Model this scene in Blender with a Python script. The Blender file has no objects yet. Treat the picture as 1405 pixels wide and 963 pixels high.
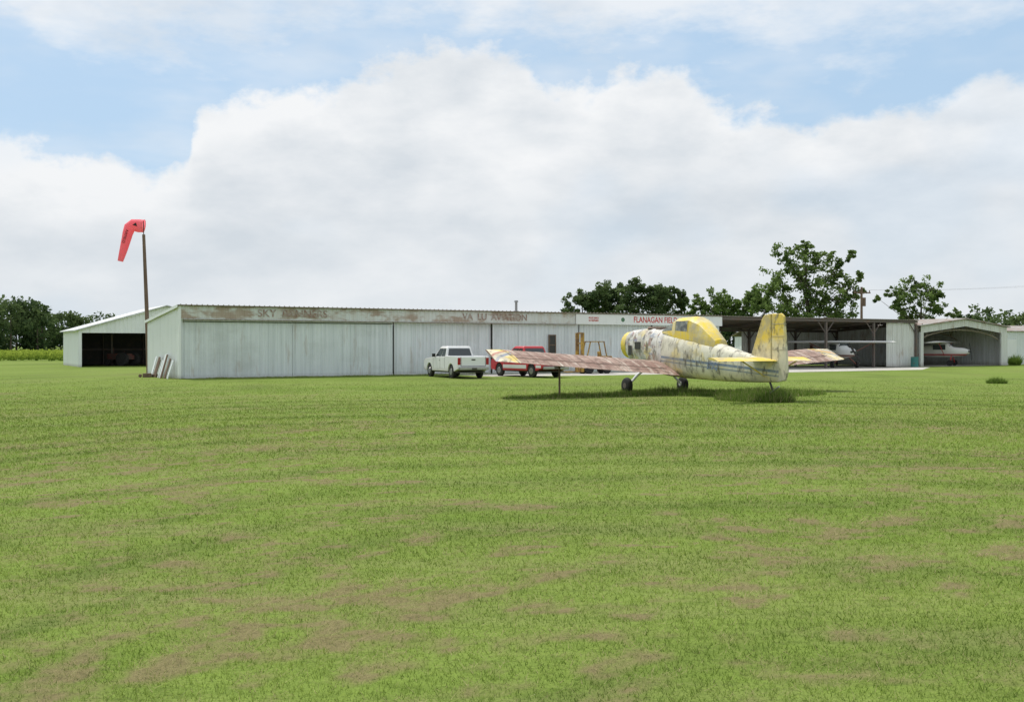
import bpy, math, random
import numpy as np
from mathutils import Vector, Matrix
random.seed(7)
rng = np.random.default_rng(11)
scene = bpy.context.scene
F = 1366.0; HC = 1.9; HY = 474.0; CX = 702.5
def gp(px, py):
    z = F*HC/(py-HY); return ((px-CX)/F*z, z)

# ------------------------------------------------------------ helpers
def empty(name, loc=(0,0,0), rz=0.0, rx=0.0):
    o = bpy.data.objects.new(name, None); o.location = loc; o.rotation_euler = (rx,0,rz)
    o.empty_display_size = 0.3
    scene.collection.objects.link(o); return o

class MB:
    def __init__(s): s.v=[]; s.f=[]; s.m=[]
    def face(s, pts, m=0):
        b=len(s.v); s.v+= [tuple(p) for p in pts]; s.f.append(tuple(range(b,b+len(pts)))); s.m.append(m)
    def box(s, c, d, m=0, rot=None):
        x,y,z=[k/2 for k in d]; c=Vector(c)
        ps=[Vector(p) for p in [(-x,-y,-z),(x,-y,-z),(x,y,-z),(-x,y,-z),(-x,-y,z),(x,-y,z),(x,y,z),(-x,y,z)]]
        if rot is not None: ps=[rot@p for p in ps]
        b=len(s.v); s.v+=[tuple(p+c) for p in ps]
        for q in [(0,3,2,1),(4,5,6,7),(0,1,5,4),(1,2,6,5),(2,3,7,6),(3,0,4,7)]:
            s.f.append(tuple(b+i for i in q)); s.m.append(m)
    def b2(s, lo, hi, m=0):
        s.box([(lo[i]+hi[i])/2 for i in range(3)], [hi[i]-lo[i] for i in range(3)], m)
    def cyl(s, p1, p2, r1, r2=None, n=10, m=0, cap=True):
        if r2 is None: r2=r1
        p1=Vector(p1); p2=Vector(p2); d=(p2-p1).normalized()
        a=d.orthogonal().normalized(); bb=d.cross(a)
        b=len(s.v)
        for p,r in ((p1,r1),(p2,r2)):
            for i in range(n):
                t=2*math.pi*i/n; s.v.append(tuple(p+a*(r*math.cos(t))+bb*(r*math.sin(t))))
        for i in range(n):
            j=(i+1)%n; s.f.append((b+i,b+j,b+n+j,b+n+i)); s.m.append(m)
        if cap:
            s.f.append(tuple(b+i for i in reversed(range(n)))); s.m.append(m)
            s.f.append(tuple(b+n+i for i in range(n))); s.m.append(m)
    def tube(s, pts, rs, n=8, m=0):
        for i in range(len(pts)-1): s.cyl(pts[i],pts[i+1],rs[i],rs[i+1],n,m)
    def loft(s, rings, m=0, cap=True, mf=None, closed=True):
        b=len(s.v); n=len(rings[0])
        for r in rings: s.v+=[tuple(p) for p in r]
        for k in range(len(rings)-1):
            for i in range(n if closed else n-1):
                j=(i+1)%n
                s.f.append((b+k*n+i,b+k*n+j,b+(k+1)*n+j,b+(k+1)*n+i)); s.m.append(mf(k,i) if mf else m)
        if cap:
            s.f.append(tuple(b+i for i in range(n))); s.m.append(m)
            s.f.append(tuple(b+(len(rings)-1)*n+i for i in reversed(range(n)))); s.m.append(m)
    def obj(s, name, mats, parent=None, smooth=False, bevel=0, loc=None, rz=None):
        me=bpy.data.meshes.new(name); me.from_pydata(s.v,[],s.f); 
        for m in (mats if isinstance(mats,(list,tuple)) else [mats]): me.materials.append(m)
        me.polygons.foreach_set('material_index', s.m)
        import bmesh
        bm=bmesh.new(); bm.from_mesh(me); bmesh.ops.recalc_face_normals(bm, faces=bm.faces); bm.to_mesh(me); bm.free()
        o=bpy.data.objects.new(name, me); scene.collection.objects.link(o)
        if parent: o.parent=parent
        if loc: o.location=loc
        if rz is not None: o.rotation_euler=(0,0,rz)
        if smooth:
            me.polygons.foreach_set('use_smooth',[True]*len(me.polygons))
            try: me.set_sharp_from_angle(angle=math.radians(38))
            except Exception: pass
        if bevel:
            bv=o.modifiers.new('bev','BEVEL'); bv.width=bevel; bv.segments=2; bv.limit_method='ANGLE'
        return o

def np_mesh(name, verts, k, mats, attrs=None, midx=None, parent=None):
    n=len(verts); me=bpy.data.meshes.new(name)
    me.vertices.add(n); me.vertices.foreach_set('co', verts.astype(np.float32).ravel())
    me.loops.add(n); me.loops.foreach_set('vertex_index', np.arange(n,dtype=np.int32))
    nf=n//k; me.polygons.add(nf)
    me.polygons.foreach_set('loop_start', np.arange(0,n,k,dtype=np.int32))
    try: me.polygons.foreach_set('loop_total', np.full(nf,k,dtype=np.int32))
    except Exception: pass
    for m in mats: me.materials.append(m)
    if midx is not None: me.polygons.foreach_set('material_index', midx.astype(np.int32))
    if attrs:
        for an,av in attrs.items():
            a=me.attributes.new(an,'FLOAT','POINT'); a.data.foreach_set('value', av.astype(np.float32))
    me.update(calc_edges=True)
    o=bpy.data.objects.new(name, me); scene.collection.objects.link(o)
    if parent: o.parent=parent
    return o

def vnoise(x,y,seed=0):
    xi=np.floor(x).astype(np.int64); yi=np.floor(y).astype(np.int64)
    fx=x-xi; fy=y-yi; fx=fx*fx*(3-2*fx); fy=fy*fy*(3-2*fy)
    def h(a,b):
        n=(a*374761393+b*668265263+seed*1442695041)&0xffffffff
        n=((n^(n>>13))*1274126177)&0xffffffff
        return ((n^(n>>16))&0xffff)/65535.0
    return (h(xi,yi)*(1-fx)+h(xi+1,yi)*fx)*(1-fy)+(h(xi,yi+1)*(1-fx)+h(xi+1,yi+1)*fx)*fy
def fbm(x,y,seed=0,oc=4):
    s=0;a=.5;t=0
    for o in range(oc):
        s=s+a*vnoise(x*2**o,y*2**o,seed+o*17); t+=a; a*=.5
    return s/t

# ------------------------------------------------------------ materials
def mk(name, base, layers=(), rough=0.6, metal=0.0, bump=0.0, bscale=20, spec=0.3, trans=0.0):
    m=bpy.data.materials.new(name); m.use_nodes=True; nt=m.node_tree; nd=nt.nodes; lk=nt.links
    bs=nd['Principled BSDF']; bs.inputs['Roughness'].default_value=rough; bs.inputs['Metallic'].default_value=metal
    bs.inputs['Specular IOR Level'].default_value=spec
    tc=nd.new('ShaderNodeTexCoord')
    rgb=nd.new('ShaderNodeRGB'); rgb.outputs[0].default_value=(*base,1); cur=rgb.outputs[0]
    for L in layers:
        if L[0]=='n':
            _,col,sc,det,lo,hi,st=L
            mp=nd.new('ShaderNodeMapping'); mp.inputs['Scale'].default_value=sc; mp.inputs['Location'].default_value=(random.random()*9,random.random()*9,random.random()*9)
            lk.new(tc.outputs['Object'],mp.inputs['Vector'])
            no=nd.new('ShaderNodeTexNoise'); no.inputs['Scale'].default_value=1; no.inputs['Detail'].default_value=det; no.inputs['Roughness'].default_value=.62
            lk.new(mp.outputs[0],no.inputs['Vector']); src=no.outputs['Fac']
        else:
            _,col,ax,lo,hi,soft,st=L
            vm=nd.new('ShaderNodeVectorMath'); vm.operation='DOT_PRODUCT'; vm.inputs[1].default_value=ax
            lk.new(tc.outputs['Object'],vm.inputs[0])
            a=nd.new('ShaderNodeMapRange'); a.inputs['From Min'].default_value=lo-soft; a.inputs['From Max'].default_value=lo+soft
            b=nd.new('ShaderNodeMapRange'); b.inputs['From Min'].default_value=hi+soft; b.inputs['From Max'].default_value=hi-soft
            lk.new(vm.outputs['Value'],a.inputs['Value']); lk.new(vm.outputs['Value'],b.inputs['Value'])
            mu=nd.new('ShaderNodeMath'); mu.operation='MULTIPLY'; lk.new(a.outputs[0],mu.inputs[0]); lk.new(b.outputs[0],mu.inputs[1])
            src=mu.outputs[0]; lo,hi=0,1
        mr=nd.new('ShaderNodeMapRange'); mr.inputs['From Min'].default_value=lo; mr.inputs['From Max'].default_value=hi; mr.inputs['To Max'].default_value=st
        lk.new(src,mr.inputs['Value'])
        mx=nd.new('ShaderNodeMix'); mx.data_type='RGBA'; lk.new(mr.outputs[0],mx.inputs['Factor'])
        lk.new(cur,mx.inputs['A']); mx.inputs['B'].default_value=(*col,1); cur=mx.outputs['Result']
    lk.new(cur,bs.inputs['Base Color'])
    if trans:
        tb=nd.new('ShaderNodeBsdfTranslucent'); lk.new(cur,tb.inputs[0]); ms=nd.new('ShaderNodeMixShader'); ms.inputs[0].default_value=trans
        out=[n for n in nd if n.type=='OUTPUT_MATERIAL'][0]
        lk.new(bs.outputs[0],ms.inputs[1]); lk.new(tb.outputs[0],ms.inputs[2]); lk.new(ms.outputs[0],out.inputs[0])
    if bump:
        no=nd.new('ShaderNodeTexNoise'); no.inputs['Scale'].default_value=bscale; no.inputs['Detail'].default_value=4
        lk.new(tc.outputs['Object'],no.inputs['Vector'])
        bp=nd.new('ShaderNodeBump'); bp.inputs['Strength'].default_value=bump; bp.inputs['Distance'].default_value=.05
        lk.new(no.outputs['Fac'],bp.inputs['Height']); lk.new(bp.outputs[0],bs.inputs['Normal'])
    return m

def leafmat(name, dark, light, dry=None, transl=0.35):
    m=bpy.data.materials.new(name); m.use_nodes=True; nt=m.node_tree; nd=nt.nodes; lk=nt.links
    for n in list(nd):
        if n.type!='OUTPUT_MATERIAL': nd.remove(n)
    out=[n for n in nd if n.type=='OUTPUT_MATERIAL'][0]
    at=nd.new('ShaderNodeAttribute'); at.attribute_name='tone'
    mx=nd.new('ShaderNodeMix'); mx.data_type='RGBA'; mx.inputs['A'].default_value=(*dark,1); mx.inputs['B'].default_value=(*light,1)
    lk.new(at.outputs['Fac'],mx.inputs['Factor']); cur=mx.outputs['Result']
    if dry:
        a2=nd.new('ShaderNodeAttribute'); a2.attribute_name='dry'
        m2=nd.new('ShaderNodeMix'); m2.data_type='RGBA'; lk.new(a2.outputs['Fac'],m2.inputs['Factor']); lk.new(cur,m2.inputs['A']); m2.inputs['B'].default_value=(*dry,1); cur=m2.outputs['Result']
    d=nd.new('ShaderNodeBsdfDiffuse'); t=nd.new('ShaderNodeBsdfTranslucent'); ms=nd.new('ShaderNodeMixShader'); ms.inputs[0].default_value=transl
    lk.new(cur,d.inputs[0]); lk.new(cur,t.inputs[0]); lk.new(d.outputs[0],ms.inputs[1]); lk.new(t.outputs[0],ms.inputs[2]); lk.new(ms.outputs[0],out.inputs[0])
    return m

wall_white = mk('painted_metal_wall',(.76,.79,.80),[('n',(.55,.59,.60),(3.5,3.5,.25),5,.42,.75,.6),('n',(.42,.45,.42),(.5,.5,.35),4,.5,.8,.35),('r',(.25,.27,.2),(0,0,1),-.2,.10,.18,.6)],rough=.5,metal=0,spec=.4)
door_white = mk('hangar_door_metal',(.73,.77,.79),[('n',(.52,.56,.58),(6,6,.12),5,.40,.72,.75),('n',(.42,.44,.42),(.35,.35,.5),5,.50,.75,.5),('n',(.42,.34,.28),(2.2,2.2,.35),6,.60,.72,.5),('r',(.3,.3,.24),(0,0,1),-.2,.10,.18,.7)],rough=.45,spec=.4)
fascia_m = mk('weathered_fascia',(.66,.68,.67),[('n',(.34,.23,.16),(.6,.6,1.4),7,.48,.58,.8),('n',(.50,.43,.36),(2.5,2.5,.6),5,.45,.7,.6)],rough=.6)
end_white = mk('end_wall_metal',(.82,.84,.84),[('n',(.6,.63,.62),(3,3,.3),4,.5,.8,.5),('r',(.35,.33,.26),(0,0,1),-.2,.15,.15,.6)],rough=.5)
shed_white = mk('shed_wall_metal',(.68,.69,.67),[('n',(.48,.47,.43),(3,3,.3),5,.42,.7,.7),('n',(.34,.25,.18),(1.6,1.6,.5),6,.56,.68,.6),('r',(.28,.25,.2),(0,0,1),-.2,.2,.2,.6)],rough=.6)
roof_m = mk('galvanised_roof',(.40,.38,.35),[('n',(.24,.14,.09),(1.2,1.2,1.2),6,.42,.60,.8)],rough=.5,metal=.3)
roofedge = mk('roof_edge_rust',(.20,.16,.12),[('n',(.4,.36,.31),(9,9,9),2,.45,.6,.6)],rough=.7)
sign_white = mk('sign_white_paint',(.80,.81,.81),[('n',(.6,.62,.62),(3,3,1),4,.5,.8,.4)],rough=.5)
red_txt = mk('red_letter_paint',(.55,.05,.05),[('n',(.7,.4,.38),(4,4,4),4,.5,.8,.4)])
ghost_txt = mk('faded_letter_paint',(.30,.19,.15),[('n',(.52,.49,.46),(5,5,5),5,.42,.62,.8)])
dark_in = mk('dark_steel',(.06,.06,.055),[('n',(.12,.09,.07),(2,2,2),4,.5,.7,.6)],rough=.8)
frame_m = mk('shed_steel_frame',(.14,.12,.11),[('n',(.22,.13,.09),(2,2,2),4,.5,.7,.6)],rough=.8)
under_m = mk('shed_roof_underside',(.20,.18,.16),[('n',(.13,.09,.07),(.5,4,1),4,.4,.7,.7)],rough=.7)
wood_m = mk('old_wood',(.20,.14,.10),[('n',(.09,.06,.045),(6,6,.8),5,.4,.7,.8)],rough=.85,bump=.3)
conc = mk('concrete_apron',(.50,.48,.44),[('n',(.36,.34,.29),(.5,.5,.5),6,.4,.7,.7),('n',(.2,.24,.1),(.7,.7,.7),7,.58,.66,.7)],rough=.85)
blk = mk('rubber',(.025,.025,.025),[('n',(.06,.055,.05),(5,5,5),3,.4,.7,.6)],rough=.8)
glass = mk('window_glass',(.03,.04,.045),rough=.08,spec=.8)
dusty = mk('dusty_glass',(.14,.15,.14),[('n',(.40,.40,.34),(3,3,3),5,.42,.66,.8),('n',(.05,.05,.05),(2,2,2),4,.50,.58,.8)],rough=.35,spec=.6)
chrome = mk('worn_chrome',(.45,.45,.45),[('n',(.3,.28,.25),(4,4,4),3,.4,.7,.5)],rough=.3,metal=.8)
tail_red = mk('tail_lamp',(.35,.02,.02),rough=.25)

# ------------------------------------------------------------ world
SUN_EL=math.radians(62); sd=Vector((-.66,.75)).normalized()
w=bpy.data.worlds.new('World'); scene.world=w; w.use_nodes=True
nt=w.node_tree; nd=nt.nodes; lk=nt.links; nd.clear()
out=nd.new('ShaderNodeOutputWorld')
sky=nd.new('ShaderNodeTexSky'); sky.sky_type='NISHITA'; sky.sun_disc=False; sky.sun_elevation=SUN_EL
sky.sun_rotation=math.atan2(sd.x,sd.y); sky.air_density=1.0; sky.dust_density=1.5; sky.ozone_density=1.5
tc=nd.new('ShaderNodeTexCoord'); sp=nd.new('ShaderNodeSeparateXYZ'); lk.new(tc.outputs['Generated'],sp.inputs[0])
def M(op,a,b=None,c=None,clamp=False):
    n=nd.new('ShaderNodeMath'); n.operation=op; n.use_clamp=clamp
    for i,x in enumerate((a,b,c)):
        if x is None: continue
        if isinstance(x,(int,float)): n.inputs[i].default_value=x
        else: lk.new(x,n.inputs[i])
    return n.outputs[0]
def MR(v,a,b,c=0,d=1,smooth=True):
    n=nd.new('ShaderNodeMapRange'); n.interpolation_type='SMOOTHSTEP' if smooth else 'LINEAR'
    lk.new(v,n.inputs['Value']); 
    for k,x in (('From Min',a),('From Max',b),('To Min',c),('To Max',d)): n.inputs[k].default_value=x
    return n.outputs[0]
az=M('ARCTAN2',sp.outputs[0],sp.outputs[1]); el=M('ARCSINE',sp.outputs[2])
azn=MR(az,-.6,.6,smooth=False)
def curve(pts):
    n=nd.new('ShaderNodeFloatCurve'); c=n.mapping.curves[0]; P=[]
    for px,py in pts:
        a=math.atan((px-CX)/F); e=math.atan((HY-py)/F*math.cos(a)); P.append(((a+.6)/1.2, e/.5))
    P.sort(); c.points[0].location=(0,P[0][1]); c.points[1].location=(1,P[-1][1])
    for p in P: c.points.new(*p)
    for p in c.points: p.handle_type='AUTO_CLAMPED'
    n.mapping.update(); lk.new(azn,n.inputs['Value']); return M('MULTIPLY',n.outputs[0],.5)
def noise(scale,sc,det,rough=.55,loc=(0,0,0)):
    mp=nd.new('ShaderNodeMapping'); mp.inputs['Scale'].default_value=sc; mp.inputs['Location'].default_value=loc
    lk.new(tc.outputs['Generated'],mp.inputs['Vector']); n=nd.new('ShaderNodeTexNoise'); n.inputs['Scale'].default_value=scale; n.inputs['Detail'].default_value=det; n.inputs['Roughness'].default_value=rough
    lk.new(mp.outputs[0],n.inputs['Vector']); return n.outputs['Fac']
top=curve([(-60,195),(0,192),(60,190),(140,200),(210,222),(250,222),(268,165),(300,130),(400,112),(500,98),(560,74),(620,68),(700,66),(750,88),(850,102),(930,106),(980,134),(1060,145),(1130,166),(1180,150),(1250,122),(1350,102),(1405,104),(1470,98)])
nA=noise(13,(1,1,1.4),6,.60); nA2=noise(5,(1,1,1.6),2,.5,(3,1,2))
dA=M('ADD',M('SUBTRACT',top,el),M('MULTIPLY',M('SUBTRACT',nA,.5),.12))
mA=MR(dA,-.006,.022)
low=curve([(-60,-20),(20,15),(70,62),(120,82),(300,78),(440,60),(480,28),(600,12),(700,30),(800,52),(880,70),(960,80),(1100,66),(1200,55),(1320,30),(1400,-10),(1470,-20)])
nB=noise(8,(1,1,2.5),5,.62,(5,2,7))
dB=M('ADD',M('SUBTRACT',el,low),M('MULTIPLY',M('SUBTRACT',nB,.50),.20))
mB=M('MULTIPLY',MR(dB,-.03,.05),.82)
haze=MR(el,.18,.01,0,.5)
wisp=MR(noise(4.5,(1,1,3),4,.6,(9,4,1)),.40,.72,.04,.45)
mask=M('MAXIMUM',M('MAXIMUM',mA,mB),wisp)
thin=MR(nA2,.34,.48,.78,1.0)
mask=M('MULTIPLY',mask,thin)
nS=noise(8.5,(1,1,2.3),6,.56,(1,7,3)); nS2=noise(4,(1,1,3.2),2,.5,(2,2,8))
edge=MR(dA,.0,.08,1,0)
sh=M('ADD',M('ADD',MR(nS,.34,.66,0.05,.68,False),MR(nS2,.38,.62,-.02,.33)),M('MULTIPLY',edge,.40),clamp=True)
cr=nd.new('ShaderNodeValToRGB'); cr.color_ramp.elements[0].color=(.62,.68,.74,1); cr.color_ramp.elements[1].color=(.91,.925,.94,1)
lk.new(sh,cr.inputs[0])
hz=nd.new('ShaderNodeMix'); hz.data_type='RGBA'; lk.new(haze,hz.inputs['Factor']); lk.new(cr.outputs[0],hz.inputs['A']); hz.inputs['B'].default_value=(.74,.79,.83,1)
bg1=nd.new('ShaderNodeBackground'); lk.new(sky.outputs[0],bg1.inputs[0]); bg1.inputs[1].default_value=.11
bgh=nd.new('ShaderNodeBackground'); bgh.inputs[0].default_value=(.51,.72,.94,1); bgh.inputs[1].default_value=1
ms0=nd.new('ShaderNodeMixShader'); ms0.inputs[0].default_value=.72; lk.new(bg1.outputs[0],ms0.inputs[1]); lk.new(bgh.outputs[0],ms0.inputs[2])
bg2=nd.new('ShaderNodeBackground'); lk.new(hz.outputs['Result'],bg2.inputs[0]); bg2.inputs[1].default_value=1
ms=nd.new('ShaderNodeMixShader'); lk.new(mask,ms.inputs[0]); lk.new(ms0.outputs[0],ms.inputs[1]); lk.new(bg2.outputs[0],ms.inputs[2]); lk.new(ms.outputs[0],out.inputs[0])
try:
    w.cycles.sampling_method='MANUAL'; w.cycles.sample_map_resolution=512
except Exception: pass

su=bpy.data.lights.new('sun','SUN'); su.energy=3.5; su.angle=math.radians(.6); su.color=(1,.96,.90)
so=bpy.data.objects.new('sun',su); scene.collection.objects.link(so)
ldir=-Vector((sd.x*math.cos(SUN_EL),sd.y*math.cos(SUN_EL),math.sin(SUN_EL)))
so.rotation_euler=ldir.to_track_quat('-Z','Y').to_euler(); so.location=(-20,40,60)

# ------------------------------------------------------------ ground
patches=[(85,850,.35,.10),(140,745,.3,.2),(380,855,.5,.25),(450,830,.6,.25),(560,888,.25,.1),(720,838,.3,.12),(225,922,.25,.1),(700,698,.4,.2),(850,680,.4,.15),(970,716,.3,.15),(1065,790,.25,.1),
 (1210,730,.5,.12),(1180,690,.5,.18),(480,660,.7,.25),(350,775,.6,.15),(430,740,1.0,.25),(100,730,.4,.5),(60,800,.35,.35),(300,790,.4,.2),(540,690,.7,.2),(1060,875,.25,.1),(240,680,.7,.5),(500,870,.4,.2)]
PW=[(*gp(a,b),c,d) for a,b,c,d in patches]
def mow(x,y):
    wx_=x+(fbm(x*.35,y*.35,41,3)-.5)*1.6; wy_=y+(fbm(x*.35,y*.35,43,3)-.5)*1.6
    dx=np.abs((wx_-3)*1.7); dz=np.abs(wy_+2.)
    return (dx**3+dz**3)**(1/3.), np.arctan2(x-3,y+2.)
def cat(P,n=8):
    P=[2*np.array(P[0])-np.array(P[1])]+[np.array(p) for p in P]+[2*np.array(P[-1])-np.array(P[-2])]; o=[]
    for i in range(1,len(P)-2):
        for k in range(n):
            t=k/n; p0,p1,p2,p3=P[i-1:i+3]; o.append(.5*(2*p1+(p2-p0)*t+(2*p0-5*p1+4*p2-p3)*t*t+(3*p1-p0-3*p2+p3)*t**3))
    o.append(P[-2]); return np.array(o)
TR=[cat([gp(-60,850),gp(90,740),gp(260,680),gp(430,632),gp(520,598),gp(500,572),gp(330,556),gp(100,552)],5),
    cat([gp(-60,700),gp(150,640),gp(330,600),gp(400,578),(-11,27.5),(-18,30)],4),
    cat([gp(1460,640),gp(1200,632),gp(960,600),gp(800,575),gp(600,560)],4)]
def track(x,y):
    out=np.zeros_like(x); m=(y>2)&(y<45)&(np.abs(x)<30); xs=x[m]; ys=y[m]; o=np.zeros_like(xs)
    for T in TR:
        dm=np.full_like(xs,9.)
        for a,b in zip(T[:-1],T[1:]):
            ab=b-a; L=(ab**2).sum(); t_=np.clip(((xs-a[0])*ab[0]+(ys-a[1])*ab[1])/L,0,1)
            dm=np.minimum(dm,np.hypot(xs-a[0]-t_*ab[0],ys-a[1]-t_*ab[1]))
        o=np.maximum(o,np.exp(-((dm-.62)/.16)**2))
    out[m]=o*np.clip((fbm(xs*1.3,ys*1.3,91,3)-.25)*2.2,0,1); return out
def bandf(x,y,tk=None):
    tk=track(x,y) if tk is None else tk
    d,an=mow(x,y)
    s_=.5+.5*np.sin(d*2*np.pi/1.9+3*fbm(d*.4,an*3,8,2))
    return np.clip(.30*s_+.70*(fbm(d*1.1,an*4,15,4)-.2)/.6-.45*tk,0,1)
def dryf(x,y,tk=None):
    tk=track(x,y) if tk is None else tk
    d,an=mow(x,y)
    st=fbm(d*1.8,an*6.0,5,3)*.45+fbm(d*6.0,an*22,9,3)*.55
    st=np.clip((st-.46)/.16,0,1)
    big=np.clip((fbm(x*.25,y*.25,31,3)-.32)/.3,0,1)
    near=np.clip(1.2-y/50,.22,1)
    clump=np.clip((fbm(x*3.4,y*4.6,77,4)-.43)/.13,0,1)
    clump2=np.clip((fbm(x*10,y*13,79,3)-.38)/.2,0,1)
    v=st*(.30+.70*big)*near*(.18+.82*clump)*1.0+.10*near*clump+.35*tk*(.3+.7*clump)*near
    wob=(fbm(x*2.2,y*3.6,55,4)-.52)*5.5
    for px,py,rx,ry in PW:
        q=((x-px)/rx)**2+((y-py)/ry)**2
        v=np.maximum(v, np.clip(.85-q*.40+wob,0,1)*.92*(q<12)*(.30+.70*clump))
    return np.clip(v*(.45+.7*clump2),0,1)
def axis(fine_lo,fine_hi,step,lo,hi):
    a=list(np.arange(fine_lo,fine_hi,step)); s=step
    x=fine_hi; 
    while x<hi: a.append(x); x+=s; s=min(s*1.13,400)
    a.append(hi); s=step; x=fine_lo-step
    while x>lo: a.insert(0,x); x-=s; s=min(s*1.13,400)
    a.insert(0,lo); return np.array(a)
gx=axis(-14,14,.08,-3500,3500); gy=axis(3,30,.08,-3500,3500)
X,Y=np.meshgrid(gx,gy); nx,ny=len(gx),len(gy)
V=np.stack([X.ravel(),Y.ravel(),np.zeros(X.size)],1)
me=bpy.data.meshes.new('grass_ground')
idx=np.arange(nx*ny).reshape(ny,nx); q=np.stack([idx[:-1,:-1],idx[:-1,1:],idx[1:,1:],idx[1:,:-1]],-1).reshape(-1,4)
me.vertices.add(len(V)); me.vertices.foreach_set('co',V.astype(np.float32).ravel())
me.loops.add(q.size); me.loops.foreach_set('vertex_index',q.ravel().astype(np.int32))
me.polygons.add(len(q)); me.polygons.foreach_set('loop_start',np.arange(0,q.size,4,dtype=np.int32))
try: me.polygons.foreach_set('loop_total',np.full(len(q),4,dtype=np.int32))
except Exception: pass
tk=track(V[:,0],V[:,1])
a=me.attributes.new('dry','FLOAT','POINT'); a.data.foreach_set('value',dryf(V[:,0],V[:,1],tk).astype(np.float32))
a=me.attributes.new('band','FLOAT','POINT'); a.data.foreach_set('value',bandf(V[:,0],V[:,1],tk).astype(np.float32))
me.update(calc_edges=True)
gr=bpy.data.objects.new('grass_ground',me); scene.collection.objects.link(gr)
gm=bpy.data.materials.new('grass_ground'); gm.use_nodes=True; n2=gm.node_tree; d2=n2.nodes; l2=n2.links; bs=d2['Principled BSDF']; bs.inputs['Roughness'].default_value=.95; bs.inputs['Specular IOR Level'].default_value=.05
t=d2.new('ShaderNodeTexCoord')
def gn(scale,det,sc=(1,1,1)):
    mp=d2.new('ShaderNodeMapping'); mp.inputs['Scale'].default_value=sc; l2.new(t.outputs['Object'],mp.inputs[0])
    n=d2.new('ShaderNodeTexNoise'); n.inputs['Scale'].default_value=scale; n.inputs['Detail'].default_value=det; n.inputs['Roughness'].default_value=.65; l2.new(mp.outputs[0],n.inputs['Vector']); return n.outputs['Fac']
def gmix(f,a,b,lo,hi,st=1):
    mr=d2.new('ShaderNodeMapRange'); mr.inputs['From Min'].default_value=lo; mr.inputs['From Max'].default_value=hi; mr.inputs['To Max'].default_value=st; l2.new(f,mr.inputs['Value'])
    mx=d2.new('ShaderNodeMix'); mx.data_type='RGBA'; l2.new(mr.outputs[0],mx.inputs['Factor'])
    for k,v in (('A',a),('B',b)):
        if isinstance(v,tuple): mx.inputs[k].default_value=(*v,1)
        else: l2.new(v,mx.inputs[k])
    return mx.outputs['Result']
c=gmix(gn(.12,5,(.5,1.6,1)),(.155,.235,.038),(.20,.26,.06),.35,.65)
ab=d2.new('ShaderNodeAttribute'); ab.attribute_name='band'
c=gmix(ab.outputs['Fac'],c,(.23,.31,.07),.45,.95,.6)
c=gmix(ab.outputs['Fac'],c,(.11,.155,.035),.45,.05,.7)
c=gmix(gn(.5,6,(.35,1.8,1)),c,(.24,.25,.10),.48,.68,.6)
c=gmix(gn(3,5,(.4,1.5,1)),c,(.09,.14,.025),.5,.75,.5)
c=gmix(gn(9,4,(.6,1.4,1)),c,(.07,.11,.02),.5,.75,.6)
c=gmix(gn(60,3),c,(.05,.07,.02),.45,.7,.5)
at=d2.new('ShaderNodeAttribute'); at.attribute_name='dry'
c=gmix(at.outputs['Fac'],c,(.21,.175,.09),.1,.7,.9)
l2.new(c,bs.inputs['Base Color'])
bp=d2.new('ShaderNodeBump'); bp.inputs['Strength'].default_value=.5; bp.inputs['Distance'].default_value=.05; l2.new(gn(25,4),bp.inputs['Height']); l2.new(bp.outputs[0],bs.inputs['Normal'])
me.materials.append(gm)

grass_m=leafmat('grass_blades',(.105,.17,.026),(.36,.45,.095),dry=(.43,.37,.20),transl=.3)
weed_m=leafmat('tall_grass_blades',(.07,.13,.02),(.27,.38,.08),dry=(.42,.35,.2),transl=.4)
def blades(x,y,h,wd,lean,tone,dry,z0=None):
    n=len(x); th=rng.uniform(0,2*np.pi,n); la=rng.uniform(0,2*np.pi,n); L=lean
    z0=np.zeros(n) if z0 is None else z0
    bx=np.cos(th)*wd/2; by=np.sin(th)*wd/2
    tx=x+np.cos(la)*L*h; ty=y+np.sin(la)*L*h; tz=z0+h*np.sqrt(np.clip(1-L*L,.03,1))
    P=np.empty((n,3,3)); P[:,0]=np.stack([x-bx,y-by,z0],1); P[:,1]=np.stack([x+bx,y+by,z0],1); P[:,2]=np.stack([tx,ty,tz],1)
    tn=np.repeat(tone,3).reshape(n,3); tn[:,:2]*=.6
    return P.reshape(-1,3), tn.ravel(), np.repeat(dry,3)
N=400000
u=rng.random(N); a0,a1=3.8**.3,60**.3; r=(a0+(a1-a0)*u)**(1/.3)
x=r*rng.uniform(-.60,.60,N); y=r
kp=rng.random(N)<np.clip((60-y)/30,0,1); x=x[kp]; y=y[kp]; r=r[kp]
N2=150000; u=rng.random(N2); r2=(3.8**.1+(35**.1-3.8**.1)*u)**10; x2=r2*rng.uniform(-.6,.6,N2); d2_=dryf(x2,r2); k2=rng.random(N2)<np.clip((d2_-.3)*2,0,1)
x=np.concatenate([x,x2[k2]]); y=np.concatenate([y,r2[k2]]); r=np.concatenate([r,r2[k2]]); ext=np.concatenate([np.zeros(len(x)-k2.sum()),np.ones(k2.sum())]); N=len(x)
tk=track(x,y); dr=dryf(x,y,tk); bd=bandf(x,y,tk)
big=fbm(x*.35,y*.5,3,3)
h=rng.uniform(.02,.055,N)*(.7+.6*big)*np.clip(r/14,1,1.4)*(1-.45*tk); wd=.0038*np.clip(r/5,1,5)*rng.uniform(.7,1.4,N)
isdry=((rng.random(N)<np.clip(dr*1.1+.08,0.06,.90))|(ext>0)).astype(float)
dryv=isdry*rng.uniform(.45,1,N)+ (1-isdry)*dr*.3
lean=np.where(isdry>0,rng.uniform(.8,.995,N),rng.uniform(.3,.93,N))
z0=np.where(isdry>0,rng.uniform(.008,.06,N)*np.clip(dr*1.6,.2,1),0)
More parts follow.
